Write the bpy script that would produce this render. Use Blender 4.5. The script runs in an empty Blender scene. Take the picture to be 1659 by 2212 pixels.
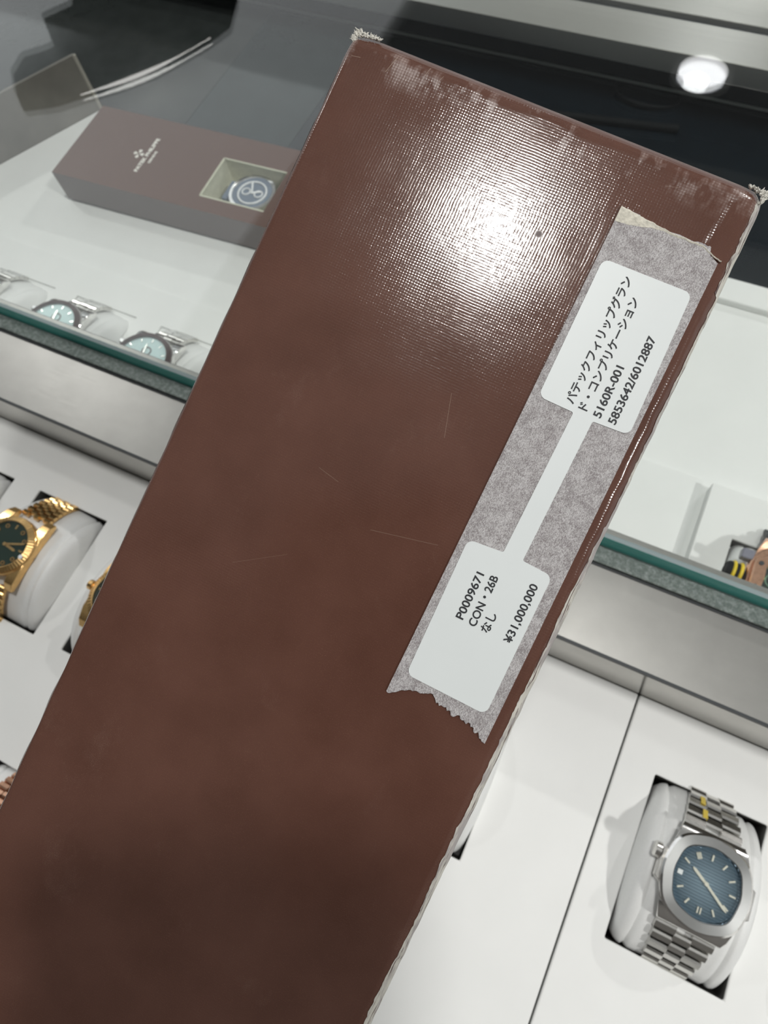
import bpy, bmesh, math, random
from mathutils import Vector, Matrix
import mathutils.noise as mnoise
random.seed(7)
sc = bpy.context.scene
COL = sc.collection
PI = math.pi
H = 0.37                       # camera height over the tray tops, metres

# ------------------------------------------------------------------ camera
cd = bpy.data.cameras.new('camera'); cam = bpy.data.objects.new('camera', cd); COL.objects.link(cam)
R = Matrix(((0.8987, -0.3647, 0.2435), (0.4284, 0.8491, -0.3092), (-0.0940, 0.3822, 0.9193)))
q = R.to_quaternion(); q.normalize()
cam.matrix_world = Matrix.Translation((0, 0, H)) @ q.to_matrix().to_4x4()
cd.sensor_fit = 'HORIZONTAL'; cd.sensor_width = 36.0; cd.lens = 36.0 * 1450 / 1659
cd.clip_start = 0.01; cd.clip_end = 60
cd.dof.use_dof = True; cd.dof.focus_distance = 0.126; cd.dof.aperture_fstop = 50
sc.camera = cam

# ------------------------------------------------------------------ world, exposure
sc.view_settings.view_transform = 'Standard'; sc.view_settings.look = 'None'
sc.view_settings.gamma = 1; sc.view_settings.use_curve_mapping = False
sc.view_settings.exposure = 0.18
w = bpy.data.worlds.new('world'); sc.world = w; w.use_nodes = True
w.node_tree.nodes['Background'].inputs[0].default_value = (0.93, 0.975, 1.0, 1)
w.node_tree.nodes['Background'].inputs[1].default_value = 0.54
LAMPS = [  # x, y, radius, watts, name-label
    (0.03, 0.19, 0.100, 6.2, 'round ceiling downlight straight above the held brown box'),
    (-0.16, 3.07, 0.100, 0.6, 'round ceiling downlight mirrored white in the glass near the far rail'),
    (1.55, -0.15, 0.06, 17.0, 'round ceiling downlight to the right of the display case'),
    (1.20, 2.60, 0.06, 27.0, 'round ceiling downlight behind and right of the display case'),
    (-1.90, 0.80, 0.08, 6.0, 'round ceiling downlight to the left of the display case'),
]
CEIL = 1.8

# ------------------------------------------------------------------ helpers
def tag(o, label=None, cat=None, group=None, kind=None):
    if label: o['label'] = label
    if cat: o['category'] = cat
    if group: o['group'] = group
    if kind: o['kind'] = kind
    return o

def empty(name, loc=(0, 0, 0), rz=0, label=None, cat=None, group=None):
    o = bpy.data.objects.new(name, None); COL.objects.link(o)
    o.location = loc; o.rotation_euler = (0, 0, rz); o.empty_display_size = 0.01
    return tag(o, label, cat, group)

def link(name, bm, mat, parent=None, smooth=None, bevel=0):
    bmesh.ops.recalc_face_normals(bm, faces=bm.faces)
    me = bpy.data.meshes.new(name); bm.to_mesh(me); bm.free()
    for m in (mat if isinstance(mat, (list, tuple)) else [mat]): me.materials.append(m)
    o = bpy.data.objects.new(name, me); COL.objects.link(o)
    if parent is not None: o.parent = parent
    if smooth is not None:
        me.shade_smooth()
        me.set_sharp_from_angle(angle=math.radians(smooth))
    if bevel:
        b = o.modifiers.new('bevel', 'BEVEL'); b.width = bevel; b.segments = 2
        b.limit_method = 'ANGLE'; b.angle_limit = math.radians(40)
    return o

def box(bm, x0, x1, y0, y1, z0, z1, mi=0):
    vs = [bm.verts.new((x, y, z)) for z in (z0, z1) for x, y in ((x0, y0), (x1, y0), (x1, y1), (x0, y1))]
    for f in ((0, 3, 2, 1), (4, 5, 6, 7), (0, 1, 5, 4), (1, 2, 6, 5), (2, 3, 7, 6), (3, 0, 4, 7)):
        bm.faces.new([vs[i] for i in f]).material_index = mi

def boxm(bm, M, sx, sy, sz):
    """box of full size sx,sy,sz centred at M"""
    vs = [bm.verts.new(M @ Vector((x * sx / 2, y * sy / 2, z * sz / 2))) for z in (-1, 1) for x, y in ((-1, -1), (1, -1), (1, 1), (-1, 1))]
    for f in ((0, 3, 2, 1), (4, 5, 6, 7), (0, 1, 5, 4), (1, 2, 6, 5), (2, 3, 7, 6), (3, 0, 4, 7)):
        bm.faces.new([vs[i] for i in f])

def prism(bm, pts, z0, z1):
    a = [bm.verts.new((x, y, z0)) for x, y in pts]; b = [bm.verts.new((x, y, z1)) for x, y in pts]
    n = len(pts)
    bm.faces.new(a[::-1]); bm.faces.new(b)
    for i in range(n): bm.faces.new((a[i], a[(i + 1) % n], b[(i + 1) % n], b[i]))

def fillet(pts, rs, n=5):
    out = []
    N = len(pts)
    for i in range(N):
        p = Vector(pts[i]); a = Vector(pts[i - 1]) - p; b = Vector(pts[(i + 1) % N]) - p
        r = rs[i] if isinstance(rs, (list, tuple)) else rs
        if r <= 0: out.append(tuple(p)); continue
        a.normalize(); b.normalize(); ang = a.angle(b); d = r / math.tan(ang / 2)
        A = p + a * d; B = p + b * d; c = p + (a + b).normalized() * (r / math.sin(ang / 2))
        for k in range(n + 1):
            t = k / n; v = (A - c).lerp(B - c, t); v = v.normalized() * r
            out.append(tuple(c + v))
    return out

def loft(bm, rf, prof, n=96, cap0=True, cap1=True, c=(0, 0)):
    """rings r(theta)+d at height z; prof = [(d, z), ...]"""
    rings = []
    for d, z in prof:
        ring = []
        for i in range(n):
            t = 2 * PI * i / n; r = max(rf(t) + d, 1e-5)
            ring.append(bm.verts.new((c[0] + r * math.cos(t), c[1] + r * math.sin(t), z)))
        rings.append(ring)
    for a, b in zip(rings, rings[1:]):
        for i in range(n): bm.faces.new((a[i], a[(i + 1) % n], b[(i + 1) % n], b[i]))
    if cap0: bm.faces.new(rings[0][::-1])
    if cap1: bm.faces.new(rings[-1])

def tube(bm, pts, r, n=8, closed=False):
    P = [Vector(p) for p in pts]; rings = []
    for i, p in enumerate(P):
        if closed: t = P[(i + 1) % len(P)] - P[i - 1]
        else: t = P[min(i + 1, len(P) - 1)] - P[max(i - 1, 0)]
        t.normalize(); up = Vector((0, 0, 1)) if abs(t.z) < .9 else Vector((1, 0, 0))
        u = t.cross(up).normalized(); v = t.cross(u)
        rr = r[i] if isinstance(r, (list, tuple)) else r
        rings.append([bm.verts.new(p + u * rr * math.cos(2 * PI * k / n) + v * rr * math.sin(2 * PI * k / n)) for k in range(n)])
    pairs = list(zip(rings, rings[1:])) + ([(rings[-1], rings[0])] if closed else [])
    for a, b in pairs:
        for k in range(n): bm.faces.new((a[k], a[(k + 1) % n], b[(k + 1) % n], b[k]))
    if not closed: bm.faces.new(rings[0][::-1]); bm.faces.new(rings[-1])

# ------------------------------------------------------------------ materials
class NT:
    def __init__(s, name):
        s.m = bpy.data.materials.new(name); s.m.use_nodes = True
        s.t = s.m.node_tree; s.n = s.t.nodes; s.b = s.n['Principled BSDF']; s.out = s.n['Material Output']
    def new(s, typ, **kw):
        x = s.n.new(typ)
        for k, v in kw.items(): setattr(x, k, v)
        return x
    def L(s, a, b): s.t.links.new(a, b)
    def val(s, sock, v):
        if isinstance(v, bpy.types.NodeSocket): s.L(v, sock)
        else: sock.default_value = v
    def math(s, op, a, b=None, c=None, clamp=False):
        x = s.new('ShaderNodeMath', operation=op, use_clamp=clamp); s.val(x.inputs[0], a)
        if b is not None: s.val(x.inputs[1], b)
        if c is not None: s.val(x.inputs[2], c)
        return x.outputs[0]
    def vmath(s, op, a, b=None):
        x = s.new('ShaderNodeVectorMath', operation=op); s.val(x.inputs[0], a)
        if b is not None: s.val(x.inputs[1], b)
        return x
    def mix(s, f, a, b):
        x = s.new('ShaderNodeMix', data_type='RGBA'); s.val(x.inputs[0], f)
        for sock, v in ((x.inputs[6], a), (x.inputs[7], b)):
            s.val(sock, v if isinstance(v, bpy.types.NodeSocket) else (*v, 1))
        return x.outputs[2]
    def coord(s, scale=(1, 1, 1), kind='Object'):
        tc = s.new('ShaderNodeTexCoord'); mp = s.new('ShaderNodeMapping'); mp.inputs['Scale'].default_value = scale
        s.L(tc.outputs[kind], mp.inputs[0]); return mp.outputs[0]
    def noise(s, vec, scale, detail=2, rough=.5):
        x = s.new('ShaderNodeTexNoise'); s.L(vec, x.inputs['Vector']); x.inputs['Scale'].default_value = scale
        x.inputs['Detail'].default_value = detail; x.inputs['Roughness'].default_value = rough; return x.outputs[0]
    def ramp(s, f, a, b, lo=0., hi=1.):
        x = s.new('ShaderNodeMapRange'); s.val(x.inputs[0], f); x.inputs[1].default_value = a; x.inputs[2].default_value = b
        x.inputs[3].default_value = lo; x.inputs[4].default_value = hi; return x.outputs[0]
    def bump(s, h, dist, strength=1):
        x = s.new('ShaderNodeBump'); s.L(h, x.inputs['Height']); x.inputs['Distance'].default_value = dist
        x.inputs['Strength'].default_value = strength; s.L(x.outputs[0], s.b.inputs['Normal']); return x

def pbr(name, col, rough=.5, metal=0., spec=.5, **kw):
    k = NT(name); k.b.inputs['Base Color'].default_value = (*col, 1); k.b.inputs['Roughness'].default_value = rough
    k.b.inputs['Metallic'].default_value = metal; k.b.inputs['Specular IOR Level'].default_value = spec
    for a, v in kw.items(): k.b.inputs[a.replace('_', ' ')].default_value = v
    return k

def surf(name, col, rough, nscale=300, amount=.06, bump=0, metal=0., spec=.5, stretch=(1, 1, 1)):
    k = pbr(name, col, rough, metal, spec); v = k.coord(stretch); n = k.noise(v, nscale, 3)
    dk = tuple(c * (1 - amount) for c in col); lt = tuple(min(1, c * (1 + amount)) for c in col)
    k.L(k.mix(k.ramp(n, .3, .7), dk, lt), k.b.inputs['Base Color'])
    if bump: k.bump(n, bump)
    return k.m

def steel(name, col, rough, stretch=(5, 600, 600), streak=.12, mott=.85):
    k = pbr(name, col, rough, 1.0); v = k.coord(stretch); n = k.noise(v, 10, 4, .6)
    v2 = k.coord((1, 1, 1)); m2 = k.noise(v2, 45, 5, .65)
    f = k.math('ADD', k.math('MULTIPLY', k.ramp(n, .3, .7), 1 - mott), k.math('MULTIPLY', k.ramp(m2, .3, .7), mott))
    k.L(k.mix(f, tuple(c * (1 - streak) for c in col), col), k.b.inputs['Base Color'])
    k.L(k.ramp(n, .3, .7, rough * .92, rough * 1.07), k.b.inputs['Roughness'])
    k.bump(n, .000001)
    return k.m

M = {}
M['tray'] = surf('white_board', (.86, .87, .855), .55, 25, .02)
M['pad'] = surf('white_leatherette', (.84, .85, .84), .42, 1400, .02, .00002)
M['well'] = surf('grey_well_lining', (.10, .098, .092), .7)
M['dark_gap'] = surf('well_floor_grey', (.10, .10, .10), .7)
M['steel'] = steel('brushed_steel', (.31, .308, .293), .38)
M['steel_face'] = steel('polished_steel', (.42, .405, .37), .16, streak=.25)
M['steel_rail'] = steel('brushed_rail_steel', (.80, .79, .75), .30, mott=.2)
M['watch_steel'] = steel('watch_steel', (.78, .77, .74), .22, stretch=(60, 600, 600), streak=.2, mott=.2)
M['watch_bright'] = surf('watch_polished_steel', (.85, .84, .82), .08, metal=1.)
M['bezel_brushed'] = steel('brushed_bezel_steel', (.23, .235, .232), .42, stretch=(60, 600, 600), streak=.12, mott=.4)
M['gold'] = surf('yellow_gold', (.86, .56, .24), .22, 500, .1, metal=1.)
M['rose'] = surf('rose_gold', (.80, .47, .32), .25, 500, .1, metal=1.)
M['marker'] = surf('pale_gold', (.80, .77, .66), .25, metal=.25)
M['white_print'] = surf('white_print', (.85, .87, .88), .5)
M['black'] = surf('matt_black', (.006, .007, .008), .7, spec=.15)
M['rubber'] = surf('dark_gasket', (.025, .030, .034), .5)
M['phone_body'] = surf('dark_phone_glass', (.02, .02, .022), .2)
M['silicone'] = None
k = pbr('clear_sealant', (.30, .34, .32), .28, .55); v = k.coord((1, 1, 1)); n = k.noise(v, 420, 6, .8)
k.L(k.mix(k.ramp(n, .44, .72), (.13, .155, .145), (.36, .40, .38)), k.b.inputs['Base Color']); k.bump(n, .0004); M['silicone'] = k.m
M['floor_left'] = surf('grey_gloss_board', (.040, .045, .044), .12, 60, .12)
M['floor_mid'] = surf('slate_gloss_board', (.026, .035, .036), .12, 60, .12)
M['floor_right'] = surf('black_gloss_board', (.007, .011, .015), .12, 60, .15)
M['back_black'] = surf('black_gloss_wall', (.006, .010, .012), .10)
M['green_dial'] = surf('green_dial_lacquer', (.006, .028, .018), .2)
M['dark_dial'] = surf('dark_dial_lacquer', (.03, .045, .04), .25)
M['ice'] = surf('ice_blue_dial', (.74, .95, .98), .35, 900, .06)
M['brown_ceramic'] = surf('brown_ceramic', (.10, .075, .075), .18)
M['navy'] = surf('navy_blue_dial', (.16, .20, .26), .3)
M['yellow'] = surf('yellow_rubber', (.85, .62, .02), .4)
M['amber'] = surf('amber_tape', (.72, .55, .10), .3)
M['diamond'] = pbr('diamond', (.95, .97, 1), .03, 0, 1.0).m
M['card_white'] = surf('raw_white_board', (.72, .70, .64), .85, 2500, .15, .0001)
M['ceiling'] = surf('painted_ceiling', (.78, .79, .80), .9, 4, .02)
M['floor'] = surf('pale_stone_floor', (.45, .44, .42), .4, 3, .1)
M['carcass'] = surf('white_cabinet', (.6, .6, .6), .4)

# glass that mirrors by angle and lets the rest through, on both of its faces
k = NT('clear_case_glass'); k.n.remove(k.b)
g = k.new('ShaderNodeNewGeometry'); dt = k.vmath('DOT_PRODUCT', g.outputs['Incoming'], g.outputs['Normal'])
c1 = k.math('SUBTRACT', 1.0, k.math('ABSOLUTE', dt.outputs['Value']))
F = k.math('MULTIPLY_ADD', k.math('POWER', c1, 5.0), .96, .043, clamp=True)
tr = k.new('ShaderNodeBsdfTransparent'); tr.inputs[0].default_value = (.985, .995, .99, 1)
gl = k.new('ShaderNodeBsdfGlossy'); gl.inputs['Roughness'].default_value = .0
mx = k.new('ShaderNodeMixShader'); k.L(F, mx.inputs[0]); k.L(tr.outputs[0], mx.inputs[1]); k.L(gl.outputs[0], mx.inputs[2])
k.L(mx.outputs[0], k.out.inputs[0]); M['glass'] = k.m
k = pbr('green_glass_edge', (.035, .26, .235), .12); v = k.coord((3, 1, 400)); n = k.noise(v, 6, 2)
k.L(k.mix(k.ramp(n, .35, .65), (.09, .52, .47), (.17, .70, .63)), k.b.inputs['Base Color']); M['glass_edge'] = k.m
M['glass_arris'] = pbr('ground_glass_arris', (.42, .52, .54), .35).m

# blue dial: horizontal grooves, blue centre and darker rim as lacquered
k = pbr('striped_blue_dial', (.10, .2, .28), .3, .55); v = k.coord()
sp = k.new('ShaderNodeSeparateXYZ'); k.L(v, sp.inputs[0])
ln = k.vmath('LENGTH', v); rr = k.ramp(ln.outputs['Value'], .003, .0145)
st = k.math('SINE', k.math('MULTIPLY', sp.outputs[1], 2 * PI / .00125))
g1 = k.ramp(st, .45, .95)
base = k.mix(rr, (.32, .43, .52), (.09, .14, .18))
k.L(k.mix(k.math('MULTIPLY', g1, .55), base, (.03, .06, .09)), k.b.inputs['Base Color']); k.bump(st, .00006); M['blue_dial'] = k.m

# masking tape
k = pbr('masking_tape', (.4, .39, .39), .55, 0, .4); v = k.coord((1, .5, 1)); n = k.noise(v, 6500, 3, .8); n2 = k.noise(k.coord(), 450, 4, .7)
f = k.math('ADD', k.math('MULTIPLY', n, .72), k.math('MULTIPLY', n2, .28))
k.L(k.mix(k.ramp(f, .42, .59), (.24, .215, .218), (.60, .585, .59)), k.b.inputs['Base Color']); k.bump(n, .00008); M['tape'] = k.m
M['tape_fold'] = surf('torn_tape_paper', (.66, .63, .54), .7, 1500, .2, .00015)
M['label'] = surf('white_label_paper', (.76, .80, .80), .38, 60, .01)
M['ink'] = surf('black_ink', (.018, .02, .024), .6)

# worn edge: white paper core with brown threads along the length
k = pbr('worn_paper_edge', (.6, .57, .52), .6); v = k.coord((1, .055, 1)); n = k.noise(v, 2300, 3, .6); n2 = k.noise(k.coord((1, .25, 1)), 260, 4, .7)
c_ = k.mix(k.ramp(n, .40, .47), (.13, .09, .085), (.62, .60, .54))
k.L(k.mix(k.ramp(n2, .5, .6), c_, (.40, .37, .36)), k.b.inputs['Base Color']); k.bump(n, .0002); M['worn'] = k.m

# brown cloth-grain box paper with wear and scratches in its own coordinates
k = pbr('brown_grained_paper', (.12, .045, .03), .2, 0, .5)
v = k.coord(); sp = k.new('ShaderNodeSeparateXYZ'); k.L(v, sp.inputs[0]); X, Y, Z = sp.outputs
wob = k.noise(v, 160, 2)
xx = k.math('ADD', X, k.math('MULTIPLY', wob, .0006)); yy = k.math('ADD', Y, k.math('MULTIPLY', wob, .0005))
PER = .00056
sx = k.math('SINE', k.math('MULTIPLY', xx, 2 * PI / PER)); sy = k.math('SINE', k.math('MULTIPLY', yy, 2 * PI / (PER * .95)))
amp = k.ramp(k.noise(v, 1100, 2), .3, .7, .25, 1.45)
weave = k.math('MULTIPLY', k.math('MULTIPLY', k.math('ADD', sx, sy), .5), amp)
thr = k.noise(k.coord((1, .12, 1)), 2600, 2); thr2 = k.noise(k.coord((.12, 1, 1)), 2600, 2)
hgt = k.math('ADD', k.math('MULTIPLY', weave, .9), k.math('MULTIPLY', k.math('ADD', thr, thr2), .9))
bumpn = k.bump(hgt, .0000064)
fine = k.noise(v, 7000, 2)
brown = k.mix(k.ramp(k.noise(v, 60, 4), .3, .7), (.100, .045, .032), (.128, .060, .044))
brown = k.mix(k.math('MULTIPLY', k.ramp(fine, .60, .75), .35), brown, (.30, .17, .12))
# rubbed top border, pale dust caught between the threads
edge = k.ramp(Y, .0690, .0715); edge2 = k.ramp(Y, .0722, .0712); edgeX = k.ramp(X, .012, -.05)
lum = k.noise(k.coord((1, .5, 1)), 130, 4, .7)
band = k.math('MULTIPLY', k.ramp(Y, .0640, .0695), k.ramp(Y, .0716, .0705))
wear = k.math('MULTIPLY', band, k.ramp(lum, .50, .62))
wear = k.math('MULTIPLY', wear, k.math('MULTIPLY_ADD', k.ramp(hgt, .7, 1.4), .5, .5))
hz = k.math('MULTIPLY', k.ramp(k.noise(k.coord((1, .6, 1)), 55, 5, .75), .58, .74), k.ramp(fine, .45, .62))
col = k.mix(k.math('MULTIPLY', wear, .62), brown, (.42, .33, .30))
col = k.mix(k.math('MULTIPLY', hz, .22), col, (.34, .24, .2))
def seg(col, a, b, wd, amt):
    ax, ay = a; dx, dy = b[0] - ax, b[1] - ay; L2 = dx * dx + dy * dy
    px = k.math('SUBTRACT', X, ax); py = k.math('SUBTRACT', Y, ay)
    t = k.math('MULTIPLY', k.math('ADD', k.math('MULTIPLY', px, dx), k.math('MULTIPLY', py, dy)), 1 / L2, clamp=True)
    ex = k.math('SUBTRACT', px, k.math('MULTIPLY', t, dx)); ey = k.math('SUBTRACT', py, k.math('MULTIPLY', t, dy))
    d = k.math('SQRT', k.math('ADD', k.math('MULTIPLY', ex, ex), k.math('MULTIPLY', ey, ey)))
    return k.mix(k.math('MULTIPLY', k.ramp(d, wd * .8, wd * .2), amt * .55), col, (.50, .40, .32))
for a, b, wd, amt in (((-.0521, .0704), (-.0531, .0669), .00012, .8), ((-.0455, .0708), (-.0458, .0689), .0001, .7),
        ((-.0425, .0701), (-.0431, .0682), .0001, .7), ((-.0243, .058), (-.0165, .0548), .00012, .7), ((-.0137, .0582), (-.0116, .0567), .0001, .7),
        ((-.0157, .0165), (-.0134, .0085), .00009, .45), ((-.0186, -.013), (-.006, -.0102), .0001, .35), ((-.0325, -.0065), (-.0281, -.0074), .00009, .35),
        ((-.0251, .0294), (-.0196, .0299), .00016, .4), ((-.0184, .0493), (-.0164, .0491), .00012, .5), ((-.0605, .0673), (-.0588, .0676), .0001, .7),
        ((-.040, -.030), (-.031, -.024), .00008, .2), ((-.0072, .032), (-.0135, .021), .00007, .25), ((.0035, .0665), (.006, .0672), .00012, .3)):
    col = seg(col, a, b, wd, amt)
# a small rubbed-through spot
dd = k.vmath('DISTANCE', v, (-.0136, .0498, 0)); spot = k.ramp(dd.outputs['Value'], .0009, .0004)
col = k.mix(spot, col, (.05, .018, .014))
k.L(col, k.b.inputs['Base Color'])
rg = k.ramp(k.noise(v, 90, 4), .3, .7, .11, .15); rg2 = k.math('ADD', rg, k.math('MULTIPLY', wear, .4))
k.L(k.math('ADD', rg2, k.math('MULTIPLY', spot, .3)), k.b.inputs['Roughness'])
M['lid'] = k.m
M['brown_far'] = surf('brown_box_paper', (.125, .066, .050), .30, 700, .06, .00001)
M['brown_side'] = surf('brown_box_side_paper', (.20, .17, .17), .4, 700, .06)
M['silver_print'] = surf('silver_foil_print', (.88, .86, .80), .7)
M['insert'] = surf('cream_window_card', (.62, .62, .50), .6)
M['wrap'] = surf('clear_wrap_sheet', (.55, .60, .58), .1)

# ------------------------------------------------------------------ the room
def plane(name, x0, x1, y0, y1, z, mat):
    bm = bmesh.new(); box(bm, x0, x1, y0, y1, z - .02, z + .02); o = link(name, bm, mat); o['kind'] = 'structure'; return o
plane('floor', -5, 5, -4, 6, -.97, M['floor'])
plane('ceiling', -5, 5, -4, 6, CEIL + .041, M['ceiling'])
bm = bmesh.new(); box(bm, -1.55, 5, 2.25, 3.35, CEIL + .002, CEIL + .020); o = link('ceiling', bm, surf('added_grey_slab', (.26, .27, .28), .6)); o['kind'] = 'structure'  # unseen slab added so the glass mirrors a darker ceiling here
bm = bmesh.new(); box(bm, -5, 5, -.95, -.90, -.97, CEIL); o = link('blocker_wall', bm, surf('taupe_blocker', (.16, .15, .14), .7)); o['kind'] = 'structure'  # unseen wall added to cut ambient light and haze on the lid

def emit(name, col, st):
    k = NT(name); k.n.remove(k.b); e = k.new('ShaderNodeEmission'); e.inputs[0].default_value = (*col, 1); e.inputs[1].default_value = st
    k.L(e.outputs[0], k.out.inputs[0]); return k.m
M['lens'] = emit('lit_downlight_lens', (.88, .91, 1), 4.2)
M['lens_core'] = emit('lit_downlight_lamp', (.95, .97, 1), 16)
def downlight(x, y, r, P, label):
    t = empty('ceiling_downlight', (x, y, CEIL), 0, label, 'ceiling light', None)
    bm = bmesh.new(); loft(bm, lambda a: r, [(.03, .0), (.03, -.006), (.004, -.010), (.002, .0)], 48, False, False); link('trim_ring', bm, M['white_print'], t, 40)
    if y > 3:
        bm = bmesh.new(); loft(bm, lambda a: r, [(0, -.002), (-r + .001, -.002)], 48, False, True); link('lens', bm, M['lens'], t)
        bm = bmesh.new(); loft(bm, lambda a: .05, [(0, -.004), (-.049, -.006)], 32, False, True, c=(-.01, -.055)); link('lamp_core', bm, M['lens_core'], t)
    ld = bpy.data.lights.new('downlight_lamp', 'AREA'); ld.shape = 'DISK'; ld.size = 2 * r; ld.energy = P; ld.color = (1, .985, .955)
    ld.spread = math.radians(150)
    lo = bpy.data.objects.new('downlight_lamp', ld); COL.objects.link(lo); lo.parent = t; lo.location = (0, 0, -.012)
for a in LAMPS: downlight(*a)
pt_ = empty('added_glow_panel', (-3.2, 2.6, CEIL), 0, 'large square glowing panel added above left to brighten the glass reflection', 'ceiling light')  # unseen glowing panel, added to lift the reflection at the glass's left
bm = bmesh.new(); box(bm, -1.6, 1.6, -1.7, 1.7, -.012, -.004); link('glow_sheet', bm, emit('added_left_glow', (.95, .98, 1), .85), pt_)
bm = bmesh.new()
for a_ in ((-1.63, -1.6, -1.73, 1.73), (1.6, 1.63, -1.73, 1.73), (-1.6, 1.6, -1.73, -1.7), (-1.6, 1.6, 1.7, 1.73)): box(bm, *a_, -.02, .018)
link('panel_frame', bm, M['white_print'], pt_)
pt_ = empty('added_glow_panel', (.4, 4.1, CEIL), 0, 'long glowing panel added beyond the far steel rail to brighten it', 'ceiling light')  # second added glow, brightens what the far rail steel mirrors
bm = bmesh.new(); box(bm, -2.2, 2.2, -.55, .55, -.012, -.004); link('glow_sheet', bm, emit('added_far_glow', (1, .98, .93), .8), pt_)
bm = bmesh.new()
for a_ in ((-2.23, -2.2, -.58, .58), (2.2, 2.23, -.58, .58), (-2.2, 2.2, -.58, -.55), (-2.2, 2.2, .55, .58)): box(bm, *a_, -.02, .018)
link('panel_frame', bm, M['white_print'], pt_)

# ------------------------------------------------------------------ display case
TOPB = .045            # height of the steel bar and underside of the glass
GZ0, GZ1 = .045, .058
case = empty('display_case', (0, 0, -.03), 0, 'low steel and glass watch display case with white boards inside', 'display case')
def cpart(name, bm, mat, smooth=None, bevel=0):
    o = link(name, bm, mat, None, smooth, bevel); o.parent = case; o.location = (0, 0, .03); return o
bm = bmesh.new(); box(bm, -1.2, .9, .0845, .1465, -.012, TOPB - .0005); o = cpart('steel_divider', bm, M['steel'], None, .0006)
o.data.materials.append(M['steel_face'])
for p in o.data.polygons:
    if p.normal.y < -.9: p.material_index = 1
bm = bmesh.new(); box(bm, -1.2, .9, .0838, .0850, TOPB - .0025, TOPB + .0004); cpart('edge_groove', bm, M['rubber'])
bm = bmesh.new(); box(bm, -1.2, .9, .1262, .1352, TOPB - .001, TOPB + .0024); cpart('sealing_strip', bm, M['silicone'], None, .0008)
bm = bmesh.new(); box(bm, -1.2, .9, .1252, .1262, TOPB - .001, TOPB + .0002); cpart('strip_groove', bm, M['rubber'])
# far rail: two steel flats with a dark joint
bm = bmesh.new(); box(bm, -1.2, .9, .5020, .5365, .030, TOPB - .0004); cpart('far_rail', bm, M['steel_rail'], None, .0005)
bm = bmesh.new(); box(bm, -1.2, .9, .5365, .5440, .030, TOPB - .004); cpart('rail_joint', bm, M['rubber'])
bm = bmesh.new(); box(bm, -1.2, .9, .5440, .62, .030, TOPB - .0004); cpart('outer_rail', bm, M['steel_rail'], None, .0005)
bm = bmesh.new(); box(bm, -1.2, .9, .528, .532, -.012, .030); cpart('back_panel', bm, M['back_black'])
bm = bmesh.new(); tube(bm, [(-1.2, .5272, .0004), (.9, .5272, .0004)], .0011, 8); cpart('reflection_line', bm, pbr('pale_reflection', (.30, .33, .32), .3).m, 60)  # pale tube in place of light reflected along the wall foot
for name, x0, x1, m in (('base_panel', -1.2, -.3999, 'floor_left'), ('base_panel', -.3995, -.3036, 'floor_mid'), ('base_panel', -.3032, .9, 'floor_right')):
    bm = bmesh.new(); box(bm, x0, x1, .355, .5275, -.012, -.002); cpart(name, bm, M[m])
bm = bmesh.new(); box(bm, -1.2, -.52, .147, .355, -.012, -.0125 + .002); cpart('base_panel', bm, M['floor_left'])
# white base board with a slanted left end and a raised back lip
bm = bmesh.new()
pts = [(.9, .1475), (.9, .3625), (-.4796, .3644), (-.5256, .2806), (-.599, .1475)]
prism(bm, pts, -.010, -.001); cpart('white_board', bm, M['tray'], None, .0004)
bm = bmesh.new(); box(bm, -.26, .9, .3445, .3628, -.001, .004); cpart('back_lip', bm, M['tray'], None, .001)
# slanted left side wall
bm = bmesh.new()
d = Vector((.046, .0838, 0)).normalized(); nrm = Vector((-d.y, d.x, 0)); a = Vector((-.4796, .3644, 0)) ; b = a - d * .26
prism(bm, [tuple(v.to_2d()) for v in (a + nrm * .0005, a + nrm * .003, b + nrm * .003, b + nrm * .0005)], -.008, TOPB - .0006)
cpart('side_panel', bm, surf('side_panel_laminate', (.19, .18, .16), .45, 30, .2))
bm = bmesh.new(); tube(bm, [a + nrm * .0012 + Vector((0, 0, -.004)), a + nrm * .0012 + Vector((0, 0, TOPB - .001))], .0016, 12); cpart('corner_post', bm, surf('corner_trim', (.42, .40, .35), .6), 60)
bm = bmesh.new(); box(bm, -1.2, .9, -.30, .62, -.6, -.034); cpart('cabinet_body', bm, M['carcass'])
bm = bmesh.new(); box(bm, -1.2, .9, -.30, .084, -.034, -.031); cpart('drawer_bottom', bm, M['dark_gap'])
bm = bmesh.new(); box(bm, -1.2, .9, .147, .355, -.034, -.031); cpart('base_bottom', bm, M['dark_gap'])

glass = empty('glass_top', (0, .136, GZ0), 0, 'thick clear glass sheet with green edge over the rear trays', 'glass top')
def gpart(name, bm, mat, smooth=None):
    o = link(name, bm, mat, None, smooth); o.parent = glass; o.location = (0, -.136, -GZ0); return o
bm = bmesh.new(); box(bm, -1.19, .89, .1372, .60, GZ0, GZ1); gpart('glass_pane', bm, M['glass'])
bm = bmesh.new(); box(bm, -1.19, .89, .1360, .1371, GZ0 + .0002, GZ1 - .0016); gpart('polished_edge', bm, M['glass_edge'])
bm = bmesh.new(); prismv = [(.1360, GZ1 - .0015), (.1371, GZ1 - .0015), (.1376, GZ1 + .0001)]
va = [bm.verts.new((-1.19, y, z)) for y, z in prismv]; vb = [bm.verts.new((.89, y, z)) for y, z in prismv]
bm.faces.new(va[::-1]); bm.faces.new(vb)
for i in range(3): bm.faces.new((va[i], va[(i + 1) % 3], vb[(i + 1) % 3], vb[i]))
gpart('bevelled_arris', bm, M['glass_arris'])

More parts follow.
